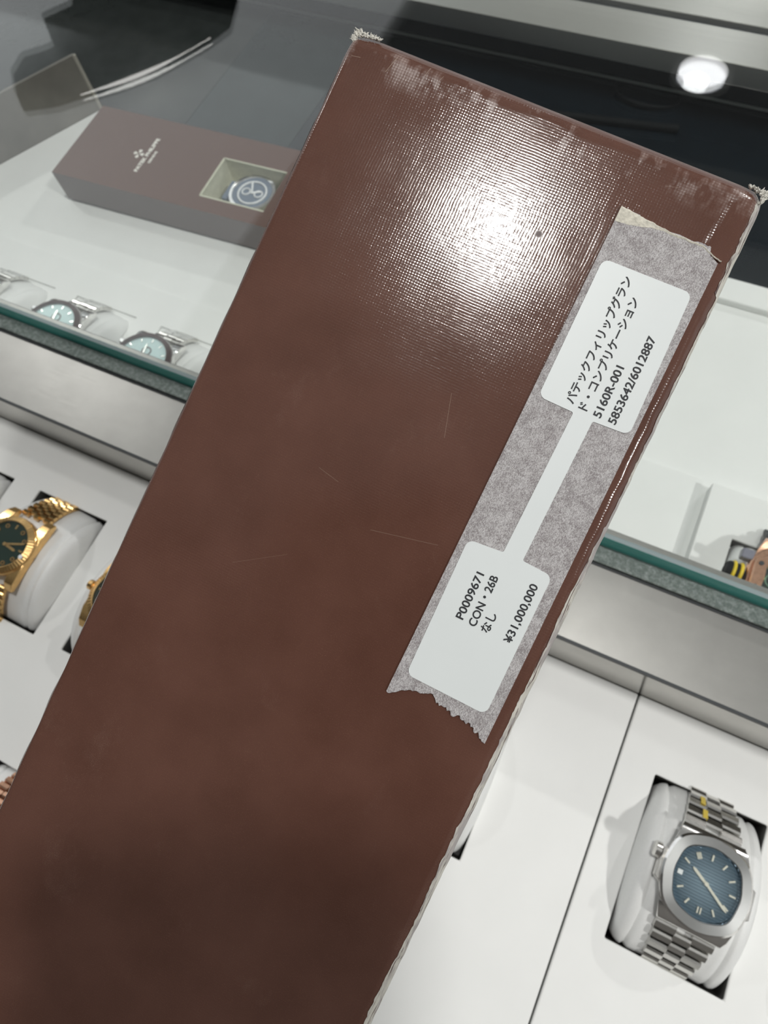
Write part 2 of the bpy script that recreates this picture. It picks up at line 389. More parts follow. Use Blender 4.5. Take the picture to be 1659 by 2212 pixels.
# ------------------------------------------------------------------ trays
HW, HY = .054, .078
def tray(label, x0, x1, y0, y1, top, holes, thick=.026, group=None):
    """white board x0..x1, y0..y1 with rectangular wells cut through"""
    t = empty('display_tray', ((x0 + x1) / 2, (y0 + y1) / 2, top - thick), 0, label, 'display tray', group)
    holes = [tuple(round(v, 5) for v in h) for h in holes]
    xs = sorted({x0, x1, *[v for h in holes for v in (h[0], h[1])]}); ys = sorted({y0, y1, *[v for h in holes for v in (h[2], h[3])]})
    bm = bmesh.new(); V = {}
    def vert(x, y, z):
        key = (round(x, 6), round(y, 6), round(z, 6))
        if key not in V: V[key] = bm.verts.new(key)
        return V[key]
    nx, ny = len(xs) - 1, len(ys) - 1
    def solid(i, j):
        if i < 0 or j < 0 or i >= nx or j >= ny: return False
        cx, cy = (xs[i] + xs[i + 1]) / 2, (ys[j] + ys[j + 1]) / 2
        return not any(h[0] < cx < h[1] and h[2] < cy < h[3] for h in holes)
    zt, zb = top, top - thick
    for i in range(nx):
        for j in range(ny):
            if not solid(i, j): continue
            a, b, c, d_ = xs[i], xs[i + 1], ys[j], ys[j + 1]
            bm.faces.new([vert(*p, zt) for p in ((a, c), (b, c), (b, d_), (a, d_))])
            bm.faces.new([vert(*p, zb) for p in ((a, d_), (b, d_), (b, c), (a, c))])
            for (di, dj), (p, q_) in (((-1, 0), ((a, d_), (a, c))), ((1, 0), ((b, c), (b, d_))), ((0, -1), ((a, c), (b, c))), ((0, 1), ((b, d_), (a, d_)))):
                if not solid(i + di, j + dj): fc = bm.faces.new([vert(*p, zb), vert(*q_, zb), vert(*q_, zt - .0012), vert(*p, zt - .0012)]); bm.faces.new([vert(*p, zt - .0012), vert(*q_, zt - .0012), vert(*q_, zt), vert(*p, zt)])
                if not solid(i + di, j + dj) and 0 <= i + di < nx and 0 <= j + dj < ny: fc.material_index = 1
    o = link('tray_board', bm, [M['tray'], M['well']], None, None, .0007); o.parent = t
    o.location = (-(x0 + x1) / 2, -(y0 + y1) / 2, -(top - thick))
    return t
FY = (-.0275, .0505); RY = (.112, .190); F2 = (-.1700, -.0920)
fl = [(x, x + HW, *FY) for x in (-.4588, -.3838, -.3088, -.2338, -.1588, -.0930, -.0385)]
fl = [(x, x + HW, *FY) for x in (-.3838, -.3088, -.2338, -.1588, -.0385)]
tray('white tray of watches left of the seam, in front of the steel divider', -.60, .0685, -.26, .0843, 0.0, fl + [(-.3088, -.2548, *F2), (-.2338, -.1798, *F2)])
tray('white tray holding the silver watch with the striped blue dial', .0695, .36, -.26, .0843, 0.0, [(.0878, .0878 + HW, *FY), (.0878 + .075, .0878 + .075 + HW, *FY)])
tray('thin white tray of light blue watches under the glass, left of the brown box', -.60, .0655, .150, .2165, 0.0006, [(x, x + HW, .1505, .190) for x in (-.4530, -.3790, -.3040)], .024)
tray('raised white tray of the copper watch under the glass', .0690, .36, .150, .2115, 0.0095, [(.0870, .0870 + HW, .1505, .1825)], .030)

# ------------------------------------------------------------------ pads and watches
RA = .040
def pad(label, x, y, ztop=.017, w=.0525, grp='white watch pads'):
    t = tag(bpy.data.objects.new('watch_pad', None), label, 'watch pad', None); COL.objects.link(t); t.location = (x, y, ztop)
    bm = bmesh.new(); NU, NA = 48, 40; A = math.radians(61)
    g = []
    for i in range(NU + 1):
        u = -1 + 2 * i / NU
        # rounder at the two long sides, a shallow stitched groove near each
        e = (1 - (abs(u) ** 10)) ** .5 if abs(u) < 1 else 0
        row = []
        for j in range(NA + 1):
            th = -A + 2 * A * j / NA
            r = RA - .011 * (1 - e) - .0013 * math.exp(-((abs(u) - .70) / .035) ** 2) + .0006 * math.sin(3 * u + th * 2)
            yy = r * math.sin(th) * 1.09; zz = r * math.cos(th) - RA
            ww = w / 2 * (1.03 - .03 * (1 - math.cos(th)) * 2)
            row.append(bm.verts.new((u * ww, yy, zz)))
        g.append(row)
    for i in range(NU):
        for j in range(NA): bm.faces.new((g[i][j], g[i + 1][j], g[i + 1][j + 1], g[i][j + 1]))
    # lower body
    for row_, flip in ((g[0], 0), (g[-1], 1)):
        lo = [bm.verts.new((v.co.x, v.co.y * .97, -.028)) for v in row_]
        for j in range(NA): bm.faces.new((row_[j], row_[j + 1], lo[j + 1], lo[j]))
    for jj in (0, NA):
        lo = [bm.verts.new((g[i][jj].co.x, g[i][jj].co.y * .98, -.028)) for i in range(NU + 1)]
        for i in range(NU): bm.faces.new((g[i][jj], g[i + 1][jj], lo[i + 1], lo[i]))
    link('pad_cover', bm, M['pad'], t, 60)
    return t

def arc(s, off):
    """point on the pad arc: s = length from crest, off = height over the pad"""
    th = s / RA; r = RA + off
    return r * math.sin(th) * 1.09, r * math.cos(th) - RA, th

def bracelet(root, mat, y0, rows, pitch, w0, w1, style, ends=(1, -1), mat2=None):
    for sgn in ends:
        bm = bmesh.new()
        for i in range(rows):
            f = i / max(1, rows - 1); W_ = w0 + (w1 - w0) * f; s = y0 + pitch * (i + .5)
            if style == 'wide': lay = [(-.31, .36, 0), (0, .30, .5), (.31, .36, 0)]
            elif style == 'three': lay = [(-.33, .31, 0), (0, .32, .12), (.33, .31, 0)]
            else: lay = [(-.38, .22, 0), (-.155, .2, .5), (.07 - .07, .15, 0), (.155, .2, .5), (.38, .22, 0)]
            for cx, ww, ph in lay:
                ss = s + ph * pitch
                yy, zz, th = arc(ss, .0016)
                Mx = Matrix.Translation((cx * W_, sgn * yy, zz)) @ Matrix.Rotation(-sgn * th, 4, 'X')
                lw = ww * W_ * .97; ll = pitch * .93
                # a rounded link: five-sided loft
                sec = [(-ll / 2, -.0012), (-ll / 2, .0007), (-ll * .3, .0014), (ll * .3, .0014), (ll / 2, .0007), (ll / 2, -.0012)]
                A_ = [bm.verts.new(Mx @ Vector((-lw / 2, a, b))) for a, b in sec]; B_ = [bm.verts.new(Mx @ Vector((lw / 2, a, b))) for a, b in sec]
                n = len(sec); bm.faces.new(A_[::-1]); bm.faces.new(B_)
                for q_ in range(n): bm.faces.new((A_[q_], A_[(q_ + 1) % n], B_[(q_ + 1) % n], B_[q_]))
        link('bracelet_half', bm, mat, root, 35)

def hand(root, name, ang, l0, l1, w, z, mat):
    bm = bmesh.new(); Mx = Matrix.Translation((0, 0, z)) @ Matrix.Rotation(ang, 4, 'Z') @ Matrix.Translation(((l0 + l1) / 2, 0, 0))
    boxm(bm, Mx, l1 - l0, w, .0004); return link(name, bm, mat, root)

def pointed_hand(root, name, ang, l0, l1, w, z, mat):
    bm = bmesh.new(); c, s = math.cos(ang), math.sin(ang)
    pts = [(l0, -w * .45), (l1 * .85, -w * .5), (l1, -w * .15), (l1, w * .15), (l1 * .85, w * .5), (l0, w * .45)]
    prism(bm, [(x * c - y * s, x * s + y * c) for x, y in pts], z - .0002, z + .0003)
    return link(name, bm, mat, root)

def sup(R_, n):  # superellipse radius
    return lambda t: R_ / ((abs(math.cos(t)) ** n + abs(math.sin(t)) ** n) ** (1 / n))

def crown(root, x, mat, r=.0030, l=.0035, z=.0045, y=0):
    bm = bmesh.new(); n = 20
    rings = []
    for k, (xx, rr) in enumerate(((0, r * .7), (-l * .2, r), (-l * .85, r), (-l, r * .8))):
        rings.append([bm.verts.new((x + xx, y + (rr + (.00018 if i % 2 else 0)) * math.cos(2 * PI * i / n), z + (rr + (.00018 if i % 2 else 0)) * math.sin(2 * PI * i / n))) for i in range(n)])
    for a, b in zip(rings, rings[1:]):
        for i in range(n): bm.faces.new((a[i], a[(i + 1) % n], b[(i + 1) % n], b[i]))
    bm.faces.new(rings[0][::-1]); bm.faces.new(rings[-1])
    return link('crown', bm, mat, root, 40)

def crystal(root, r, z):
    bm = bmesh.new(); loft(bm, lambda t: r, [(0, z), (-.0006, z + .0003)], 64); return link('crystal', bm, M['glass'], root)

# --- silver sports watch, striped blue dial, rounded octagonal bezel
def silver_watch(x, y, z):
    w_ = empty('wristwatch', (x, y, z), 0, 'silver wristwatch with rounded octagonal bezel and striped blue dial', 'watch')
    def oc(R_): 
        return lambda t: R_ / ((abs(math.cos(t)) ** 2.35 + abs(math.sin(t)) ** 2.35) ** (1 / 2.35)) * (1 + .010 * math.cos(8 * t)) * (1 + .055 * math.sin(t) ** 2)
    bm = bmesh.new(); loft(bm, oc(.0183), [(-.002, .0), (0, .0012), (0, .0042), (-.0006, .0048)], 96)
    # lug shoulders: broad flats that carry the bracelet
    for s in (1, -1):
        pr = [(.0, .0040), (.012, .0042), (.0185, .0026), (.0215, .0002), (.0215, -.0015), (.0, -.001)]
        wd = [.0168, .0168, .0150, .0138, .0138, .0168]
        A_ = [bm.verts.new((-b, s * a[0], a[1])) for a, b in zip(pr, wd)]; B_ = [bm.verts.new((b, s * a[0], a[1])) for a, b in zip(pr, wd)]
        n = 6; bm.faces.new(A_); bm.faces.new(B_[::-1])
        for i in range(n): bm.faces.new((A_[i], A_[(i + 1) % n], B_[(i + 1) % n], B_[i]))
    link('case', bm, M['watch_bright'], w_, 30, .0004)
    for s in (1, -1):       # hinge blocks at both flanks
        bm = bmesh.new(); prism(bm, [(s * a, b) for a, b in fillet([(.0165, -.0085), (.0205, -.0060), (.0205, .0060), (.0165, .0085)], .0008)], .0006, .0040)
        link('flank_block', bm, M['watch_steel'], w_, 30, .0003)
    bm = bmesh.new(); loft(bm, oc(.0190), [(-.0004, .0046), (0, .0052), (0, .0060), (-.0009, .0068), (-.0048, .0073), (-.0052, .0070), (-.0054, .0052)], 96, False, False)
    o = link('bezel', bm, M['bezel_brushed'], w_, 25); o.data.materials.append(M['watch_bright'])
    for p in o.data.polygons:
        if p.center.xy.length > .0183 or abs(p.normal.z) < .6: p.material_index = 1
    bm = bmesh.new(); loft(bm, oc(.0139), [(0, .0050), (0, .0054)], 96); dl = link('dial', bm, M['blue_dial'], w_)
    for h in range(12):
        ang = math.radians(270 - 30 * h)       # twelve points to the viewer's near side
        if h == 3: continue
        offs = (-.0006, .0006) if h == 0 else ((-.0007, 0, .0007) if h == 5 else (0,))
        bm = bmesh.new()
        rad = .0112
        for of in offs:
            Mx = Matrix.Rotation(ang, 4, 'Z') @ Matrix.Translation((rad, of, .0058)); boxm(bm, Mx, .0027, .00050 if len(offs) > 1 else .0007, .0005)
        link('hour_marker', bm, M['marker'], dl)
    bm = bmesh.new(); Mx = Matrix.Rotation(math.radians(180), 4, 'Z') @ Matrix.Translation((.0112, 0, .0056)); boxm(bm, Mx, .0021, .0020, .0003); link('date_window', bm, M['white_print'], dl)
    pointed_hand(w_, 'minute_hand', math.radians(-35), -.001, .0125, .0011, .0063, M['marker'])
    pointed_hand(w_, 'hour_hand', math.radians(148), -.001, .0080, .0013, .0060, M['marker'])
    bm = bmesh.new(); loft(bm, lambda t: .0009, [(0, .0058), (0, .0068)], 24); link('hand_pin', bm, M['marker'], w_, 30)
    crown(w_, -.0200, M['watch_steel'], .0034, .0036, .0030, .0045)
    crystal(w_, .0134, .0071)
    bracelet(w_, M['watch_steel'], .0192, 5, .0048, .0262, .0208, 'wide')
    bm = bmesh.new()
    for s_, xx in ((.0262, -.0042), (.0330, -.0052)):
        yy, zz, th = arc(s_, .0033); boxm(bm, Matrix.Translation((xx, yy, zz)) @ Matrix.Rotation(-th, 4, 'X'), .0022, .0048, .0003)
    tag(link('protective_film', bm, M['amber'], w_), 'leftover yellow protective film on the bracelet links')
    return w_

# --- yellow gold watch, green dial
def gold_watch(x, y, z, label, dialm='green_dial', metal='gold', dia=.0180, name_group=None):
    w_ = empty('wristwatch', (x, y, z), 0, label, 'watch', name_group); m = M[metal]
    bm = bmesh.new(); loft(bm, lambda t: dia, [(-.002, -.0004), (0, .0010), (0, .0042), (-.0008, .0050)], 96)
    for sx in (1, -1):
        for sy in (1, -1):
            pr = [(.0, .0038), (.012, .0040), (.0190, .0020), (.0225, -.0018), (.0215, -.0034), (.0, -.001)]
            A_ = [bm.verts.new((sx * .0105, sy * a, b)) for a, b in pr]; B_ = [bm.verts.new((sx * (.0172 - .1 * max(0, a - .012)), sy * a, b)) for a, b in pr]
            n = 6; bm.faces.new(A_); bm.faces.new(B_[::-1])
            for i in range(n): bm.faces.new((A_[i], A_[(i + 1) % n], B_[(i + 1) % n], B_[i]))
    link('case', bm, m, w_, 30, .0004)
    bm = bmesh.new(); N = 240
    def fl_(t): return dia - .0006 + (.00022 if int(round(t / (2 * PI) * N)) % 4 < 2 else 0)
    loft(bm, fl_, [(0, .0048), (0, .0056), (-.0030, .0072), (-.0034, .0070), (-.0035, .0052)], N, False, False); link('bezel', bm, m, w_, 20)
    bm = bmesh.new(); loft(bm, lambda t: dia - .0040, [(0, .0050), (0, .0054)], 64); dl = link('dial', bm, M[dialm], w_)
    rnd = random.Random(3)
    for h in range(12):
        ang = math.radians(270 - 30 * h); bm = bmesh.new()
        Mx = Matrix.Rotation(ang, 4, 'Z') @ Matrix.Translation((dia - .0065, 0, .0058))
        if h % 3 == 0 or dialm != 'green_dial': boxm(bm, Mx, .0026, .0011, .0006)
        else:
            tmp = [(math.cos(a_) * .0011, math.sin(a_) * .0011, 0) for a_ in [2 * PI * q_ / 12 for q_ in range(12)]]
            tube(bm, [Mx @ Vector(p) for p in tmp], .00038, 6, True)
        link('hour_marker', bm, m, dl, 40)
    pointed_hand(w_, 'minute_hand', math.radians(22), -.001, dia - .0055, .0013, .0063, m)
    pointed_hand(w_, 'hour_hand', math.radians(-8), -.001, .0085, .0016, .0060, m)
    bm = bmesh.new(); loft(bm, lambda t: .0011, [(0, .0058), (0, .0068)], 24); link('hand_pin', bm, m, w_, 30)
    bm = bmesh.new(); loft(bm, lambda t: .0011, [(0, .0070), (.0003, .0076), (-.0003, .0080)], 8, c=((dia - .003) * math.cos(-.18), (dia - .003) * math.sin(-.18))); link('bezel_diamond', bm, M['diamond'], w_)
    crown(w_, -dia, m, .0028, .0035, .0030)
    crystal(w_, dia - .0038, .0069)
    bracelet(w_, m, .0190, 7, .0036, .0215, .0180, 'three' if dialm != 'green_dial' else 'five')
    return w_

# --- chronograph with an ice blue dial and brown bezel
def ice_watch(x, y, z, label, hy):
    w_ = empty('wristwatch', (x, y, z), 0, label, 'watch', 'steel chronographs under the glass')
    m = M['watch_bright']; dia = .0207
    bm = bmesh.new(); loft(bm, lambda t: dia, [(-.002, -.0004), (0, .0010), (0, .0050), (-.0008, .0058)], 72)
    for sx in (1, -1):
        for sy in (1, -1):
            pr = [(.0, .0038), (.012, .0040), (.0200, .0020), (.0240, -.0018), (.0230, -.0034), (.0, -.001)]
            A_ = [bm.verts.new((sx * .0108, sy * a, b)) for a, b in pr]; B_ = [bm.verts.new((sx * .0172, sy * a, b)) for a, b in pr]
            n = 6; bm.faces.new(A_); bm.faces.new(B_[::-1])
            for i in range(n): bm.faces.new((A_[i], A_[(i + 1) % n], B_[(i + 1) % n], B_[i]))
    link('case', bm, m, w_, 30, .0004)
    bm = bmesh.new(); loft(bm, lambda t: dia - .0004, [(0, .0056), (-.0004, .0068), (-.0032, .0076), (-.0036, .0058)], 96, False, False); link('bezel', bm, M['brown_ceramic'], w_, 25)
    bm = bmesh.new(); loft(bm, lambda t: dia - .0036, [(0, .0056), (0, .0060)], 64); dl = link('dial', bm, M['ice'], w_)
    for cx, cy in ((.0068, 0), (-.0068, 0), (0, .0066)):
        bm = bmesh.new(); tube(bm, [(cx + .0030 * math.cos(2 * PI * i / 24), cy + .0030 * math.sin(2 * PI * i / 24), .0061) for i in range(24)], .00045, 6, True)
        link('subdial_ring', bm, M['brown_ceramic'], dl, 60)
    for h in range(12):
        ang = math.radians(270 - 30 * h); bm = bmesh.new(); boxm(bm, Matrix.Rotation(ang, 4, 'Z') @ Matrix.Translation((.0146, 0, .0063)), .0024, .0009, .0004); link('hour_marker', bm, M['watch_steel'], dl)
    pointed_hand(w_, 'minute_hand', math.radians(100), -.002, .0120, .0011, .0066, M['watch_steel'])
    pointed_hand(w_, 'hour_hand', math.radians(205), -.001, .0080, .0013, .0064, M['watch_steel'])
    crown(w_, -dia, M['black'], .0030, .0040, .0036)
    for s in (1, -1):
        bm = bmesh.new(); boxm(bm, Matrix.Translation((-dia - .0008, s * .0085, .0034)), .0036, .0034, .0030); link('pusher', bm, m, w_, None, .0005)
    crystal(w_, dia - .0035, .0074)
    bracelet(w_, M['watch_steel'], .0215, 5, .0042, .0215, .0185, 'three')
    return w_

# --- copper coloured octagonal chronograph with yellow crown rings
def copper_watch(x, y, z):
    w_ = empty('wristwatch', (x, y, z), 0, 'copper cased wristwatch with yellow rings on its crown, at the right edge', 'watch')
    octr = lambda R_: (lambda t: R_ * math.cos(PI / 8) / math.cos(((t + PI / 8) % (PI / 4)) - PI / 8))
    m = M['rose']
    bm = bmesh.new(); loft(bm, sup(.0205, 2.6), [(-.002, -.0006), (0, .0010), (0, .0050), (-.0010, .0058)], 96)
    for s in (1, -1):
        pr = [(.0, .0050), (.014, .0052), (.0225, .0026), (.0262, -.0016), (.0255, -.0040), (.0, -.001)]
        wd = [.0185, .0185, .0150, .0138, .0138, .0168]
        A_ = [bm.verts.new((-b, s * a[0], a[1])) for a, b in zip(pr, wd)]; B_ = [bm.verts.new((b, s * a[0], a[1])) for a, b in zip(pr, wd)]
        n = 6; bm.faces.new(A_); bm.faces.new(B_[::-1])
        for i in range(n): bm.faces.new((A_[i], A_[(i + 1) % n], B_[(i + 1) % n], B_[i]))
    link('case', bm, m, w_, 30, .0005)
    bm = bmesh.new(); loft(bm, octr(.0200), [(-.0005, .0056), (0, .0064), (0, .0078), (-.0008, .0086), (-.0060, .0088), (-.0064, .0062)], 96, False, False); link('bezel', bm, m, w_, 25)
    for i in range(8):
        a_ = PI / 8 + i * PI / 4; bm = bmesh.new(); loft(bm, lambda t: .0012, [(0, .0084), (0, .0091)], 12, c=(.0168 * math.cos(a_), .0168 * math.sin(a_))); link('bezel_screw', bm, M['rubber'], w_)
    bm = bmesh.new(); loft(bm, lambda t: .0140, [(0, .0060), (0, .0064)], 64); dl = link('dial', bm, M['dark_dial'], w_)
    for cx, cy in ((-.0080, 0), (.0080, 0), (0, -.0068)):
        bm = bmesh.new(); tube(bm, [(cx + .0034 * math.cos(2 * PI * i / 24), cy + .0034 * math.sin(2 * PI * i / 24), .0066) for i in range(24)], .0005, 6, True)
        link('subdial_ring', bm, surf('green_ring', (.18, .34, .24), .3), dl, 60)
    for h in range(12):
        ang = math.radians(270 - 30 * h); bm = bmesh.new(); boxm(bm, Matrix.Rotation(ang, 4, 'Z') @ Matrix.Translation((.0124, 0, .0067)), .0020, .0012, .0005); link('hour_marker', bm, surf('lime_paint', (.55, .65, .25), .4), dl)
    crown(w_, -.0212, M['black'], .0050, .0085, .0030, -.001)
    for xx in (-.0228, -.0262):
        bm = bmesh.new(); tube(bm, [(xx, -.001 + .0052 * math.cos(2 * PI * i / 28), .0030 + .0052 * math.sin(2 * PI * i / 28)) for i in range(28)], .0009, 8, True); link('crown_ring', bm, M['yellow'], w_, 60)
    for s in (1, -1):
        bm = bmesh.new(); boxm(bm, Matrix.Translation((-.0215, s * .0105, .0032)), .0060, .0056, .0050); link('pusher', bm, surf('grey_pusher', (.22, .22, .27), .3), w_, None, .0008)
    pointed_hand(w_, 'minute_hand', math.radians(60), -.002, .0125, .0014, .0071, m); pointed_hand(w_, 'hour_hand', math.radians(190), -.001, .0080, .0016, .0069, m)
    crystal(w_, .0138, .0084)
    bracelet(w_, M['rubber'], .0225, 3, .0056, .0270, .0240, 'wide')
    return w_

FYC, RYC = .0115, .1485
P_ = 'white padded watch pad '
pad(P_ + 'under the silver watch with the blue dial', .1149, FYC)
silver_watch(.1149, FYC + .0015, .0175)
pad(P_ + 'under the gold watch with the green dial', -.2818, FYC, .0165)
gold_watch(-.2865, FYC - .001, .0185, 'yellow gold wristwatch with dark green dial at the left edge')
pad(P_ + 'under the gold watch half hidden by the held box', -.2068, FYC, .0165)
gold_watch(-.2055, FYC, .0185, 'yellow gold wristwatch mostly hidden behind the held brown box', 'dark_dial')
pad(P_ + 'with dark gaps just past the right edge of the held box', -.0112, FYC, .0165, .0530)
pad(P_ + 'in the well left of the gold watch with green dial', -.3568, FYC, .0165)
pad(P_ + 'in the nearer row, at the lower left edge', -.2068, -.131, .0165)
gold_watch(-.2068, -.1315, .0185, 'rose gold wristwatch at the lower left edge, only its bracelet showing', 'dark_dial', 'rose')
pad(P_ + 'right of the silver watch at the lower right edge', .1899, FYC)
pad(P_ + 'under the left one of the two light blue watches', -.3520, RYC, .0205)
ice_watch(-.3530, RYC, .0225, 'chronograph with light blue dial and brown bezel, left of its twin', 0)
pad(P_ + 'at the left edge under the glass', -.4260, RYC, .0205)
ice_watch(-.4300, RYC, .0225, 'steel chronograph at the left edge under the glass, only its bracelet showing', 0)
pad(P_ + 'under the light blue watch nearest the held box', -.2770, RYC, .0205)
ice_watch(-.2790, RYC, .0225, 'chronograph with light blue dial and brown bezel, nearest the held box', 0)
pad(P_ + 'under the copper watch', .1140, RYC - .002, .0240)
copper_watch(.1125, RYC + .0075, .0262)

# ------------------------------------------------------------------ text helper
def text_mesh(name, s, size, loc, parent, mat, length=None, bold=.0, rot=True, depth=.00002):
    cu = bpy.data.curves.new(name + '_curve', 'FONT'); cu.body = s; cu.size = size; cu.extrude = depth
    tmp = bpy.data.objects.new('tmp', cu); COL.objects.link(tmp); bpy.context.view_layer.update()
    dg = bpy.context.evaluated_depsgraph_get(); me = bpy.data.meshes.new_from_object(tmp.evaluated_get(dg))
    bpy.data.objects.remove(tmp); bpy.data.curves.remove(cu)
    if bold:
        b0 = bmesh.new()
        for dx_, dy_ in ((0, 0), (1, 0), (-1, 0), (0, 1), (0, -1), (.7, .7), (-.7, -.7), (.7, -.7), (-.7, .7)):
            m2 = me.copy(); m2.transform(Matrix.Translation((dx_ * bold * size, dy_ * bold * size, (abs(dx_) * 3 + abs(dy_) * 5 + dx_ + dy_) * 1e-6))); b0.from_mesh(m2); bpy.data.meshes.remove(m2)
        b0.to_mesh(me); b0.free()
    xs = [v.co.x for v in me.vertices]; x0, x1 = min(xs), max(xs); sx_ = (length / (x1 - x0)) if length else 1
    for v in me.vertices:
        a, b = (v.co.x - x0) * sx_, v.co.y
        v.co = (-b, a, v.co.z) if rot else (a, b, v.co.z)
    me.materials.clear(); me.materials.append(mat)
    o = bpy.data.objects.new(name, me); COL.objects.link(o); o.parent = parent; o.location = loc; return o

# ------------------------------------------------------------------ far brown box with window
fb = empty('presentation_box', (-.443, .2675, 0), math.radians(2.6), 'flat brown box with a square window lying on the white board under the glass', 'box')
BH, BL, BWd = .0255, .235, .0745
wx0, wx1, wy0, wy1 = .1240, .1760, .0130, .0515
bm = bmesh.new(); r_ = .0006
xs = (0, wx0, wx1, BL); ys = (0, wy0, wy1, BWd)
V = {}
def vv(x, y, z):
    kk = (x, y, z)
    if kk not in V: V[kk] = bm.verts.new(kk)
    return V[kk]
for i in range(3):
    for j in range(3):
        if (i, j) == (1, 1): continue
        bm.faces.new([vv(xs[i], ys[j], BH), vv(xs[i + 1], ys[j], BH), vv(xs[i + 1], ys[j + 1], BH), vv(xs[i], ys[j + 1], BH)])
loop = [(wx0, wy0), (wx1, wy0), (wx1, wy1), (wx0, wy1)]
for i in range(4):
    a, b = loop[i], loop[(i + 1) % 4]; bm.faces.new([vv(*a, BH), vv(*b, BH), vv(*b, BH - .0015), vv(*a, BH - .0015)])
lidf = link('lid', bm, M['brown_far'], fb)
bm = bmesh.new(); out = [(0, 0), (BL, 0), (BL, BWd), (0, BWd)]
for i in range(4):
    a, b = out[i], out[(i + 1) % 4]
    va = [bm.verts.new((*a, .001)), bm.verts.new((*b, .001)), bm.verts.new((*b, BH - .0001)), bm.verts.new((*a, BH - .0001))]; bm.faces.new(va)
bm.faces.new([bm.verts.new((*p, .001)) for p in out])
link('side_wall', bm, M['brown_side'], fb)
bm = bmesh.new()  # card lining the window well
loop2 = [(wx0 + .001, wy0 + .0005), (wx1 - .001, wy0 + .0005), (wx1 - .001, wy1 - .0005), (wx0 + .001, wy1 - .0005)]
for i in range(4):
    a, b = loop[i], loop[(i + 1) % 4]; a2, b2 = loop2[i], loop2[(i + 1) % 4]
    bm.faces.new([bm.verts.new((*a, BH - .0012)), bm.verts.new((*b, BH - .0012)), bm.verts.new((*b2, .006)), bm.verts.new((*a2, .006))])
bm.faces.new([bm.verts.new((*p, .006)) for p in loop2])
link('window_lining', bm, M['insert'], fb)
bm = bmesh.new()
for (a, b, c, d_) in ((wx0 - .0002, wx1 + .0002, wy0 - .0006, wy0 + .0006), (wx0 - .0002, wx1, wy1 - .0006, wy1 + .0004), (wx0 - .0008, wx0 + .0006, wy0, wy1)):
    box(bm, a, b, c, d_, BH - .001, BH + .00015)
link('window_rim', bm, surf('pale_cut_edge', (.62, .63, .50), .5), fb)
LT = .054
text_mesh('foil_lettering', 'PATEK PHILIPPE', .0042, (LT + .0115, .0195, BH + .0001), fb, M['silver_print'], .0355, .05)
text_mesh('foil_lettering', 'GENEVE', .0028, (LT + .0165, .0300, BH + .0001), fb, M['silver_print'], .0125, .05)
bm = bmesh.new()
for k_ in range(4):   # four-petalled cross emblem
    a0 = k_ * PI / 2; pts = []
    for rr_, aa in ((.0004, 0), (.0018, -.42), (.0031, -.40), (.0029, -.18), (.0035, 0), (.0029, .18), (.0031, .40), (.0018, .42)):
        pts.append((LT + .0030 + 1.35 * rr_ * math.cos(a0 + aa), .0365 + 1.35 * rr_ * math.sin(a0 + aa)))
    prism(bm, pts, BH + .00005, BH + .00012)
link('foil_emblem', bm, M['silver_print'], fb)
# the watch inside the window
def window_watch():
    cx, cy = (wx0 + wx1) / 2 + .006, (wy0 + wy1) / 2 - .001
    base = fb.matrix_basis @ Vector((cx, cy, .0120))
    w_ = empty('wristwatch', tuple(base), math.radians(2.6), 'silver wristwatch with navy dial in the window of the far box', 'watch')
    bm = bmesh.new(); loft(bm, lambda t: .0185, [(-.001, 0), (0, .001), (0, .006), (-.001, .0075)], 64); link('case', bm, M['watch_bright'], w_, 30)
    bm = bmesh.new(); loft(bm, lambda t: .0180, [(0, .0070), (-.0008, .0088), (-.0030, .0090), (-.0034, .0078)], 64, False, False); link('bezel', bm, M['watch_bright'], w_, 25)
    bm = bmesh.new(); loft(bm, lambda t: .0147, [(0, .0076), (0, .0080)], 64); dl = link('dial', bm, M['navy'], w_)
    bm = bmesh.new(); tube(bm, [(.0105 * math.cos(2 * PI * i / 40), .0105 * math.sin(2 * PI * i / 40), .0082) for i in range(40)], .0008, 6, True); link('chapter_ring', bm, M['white_print'], dl, 60)
    for sx in (-.005, .005):
        bm = bmesh.new(); tube(bm, [(sx + .003 * math.cos(2 * PI * i / 20), .003 * math.sin(2 * PI * i / 20), .0082) for i in range(20)], .0006, 6, True); link('subdial_ring', bm, M['white_print'], dl, 60)
    pointed_hand(w_, 'minute_hand', 2.0, -.001, .011, .0012, .0085, M['white_print']); pointed_hand(w_, 'hour_hand', .4, -.001, .007, .0014, .0084, M['white_print'])
    for s in (1, -1):
        bm = bmesh.new(); box(bm, s * .0175, s * .0225, -.009, .009, .0005, .006) if s > 0 else box(bm, -.0225, -.0175, -.009, .009, .0005, .006); link('strap', bm, M['navy'], w_, None, .0008)
window_watch()

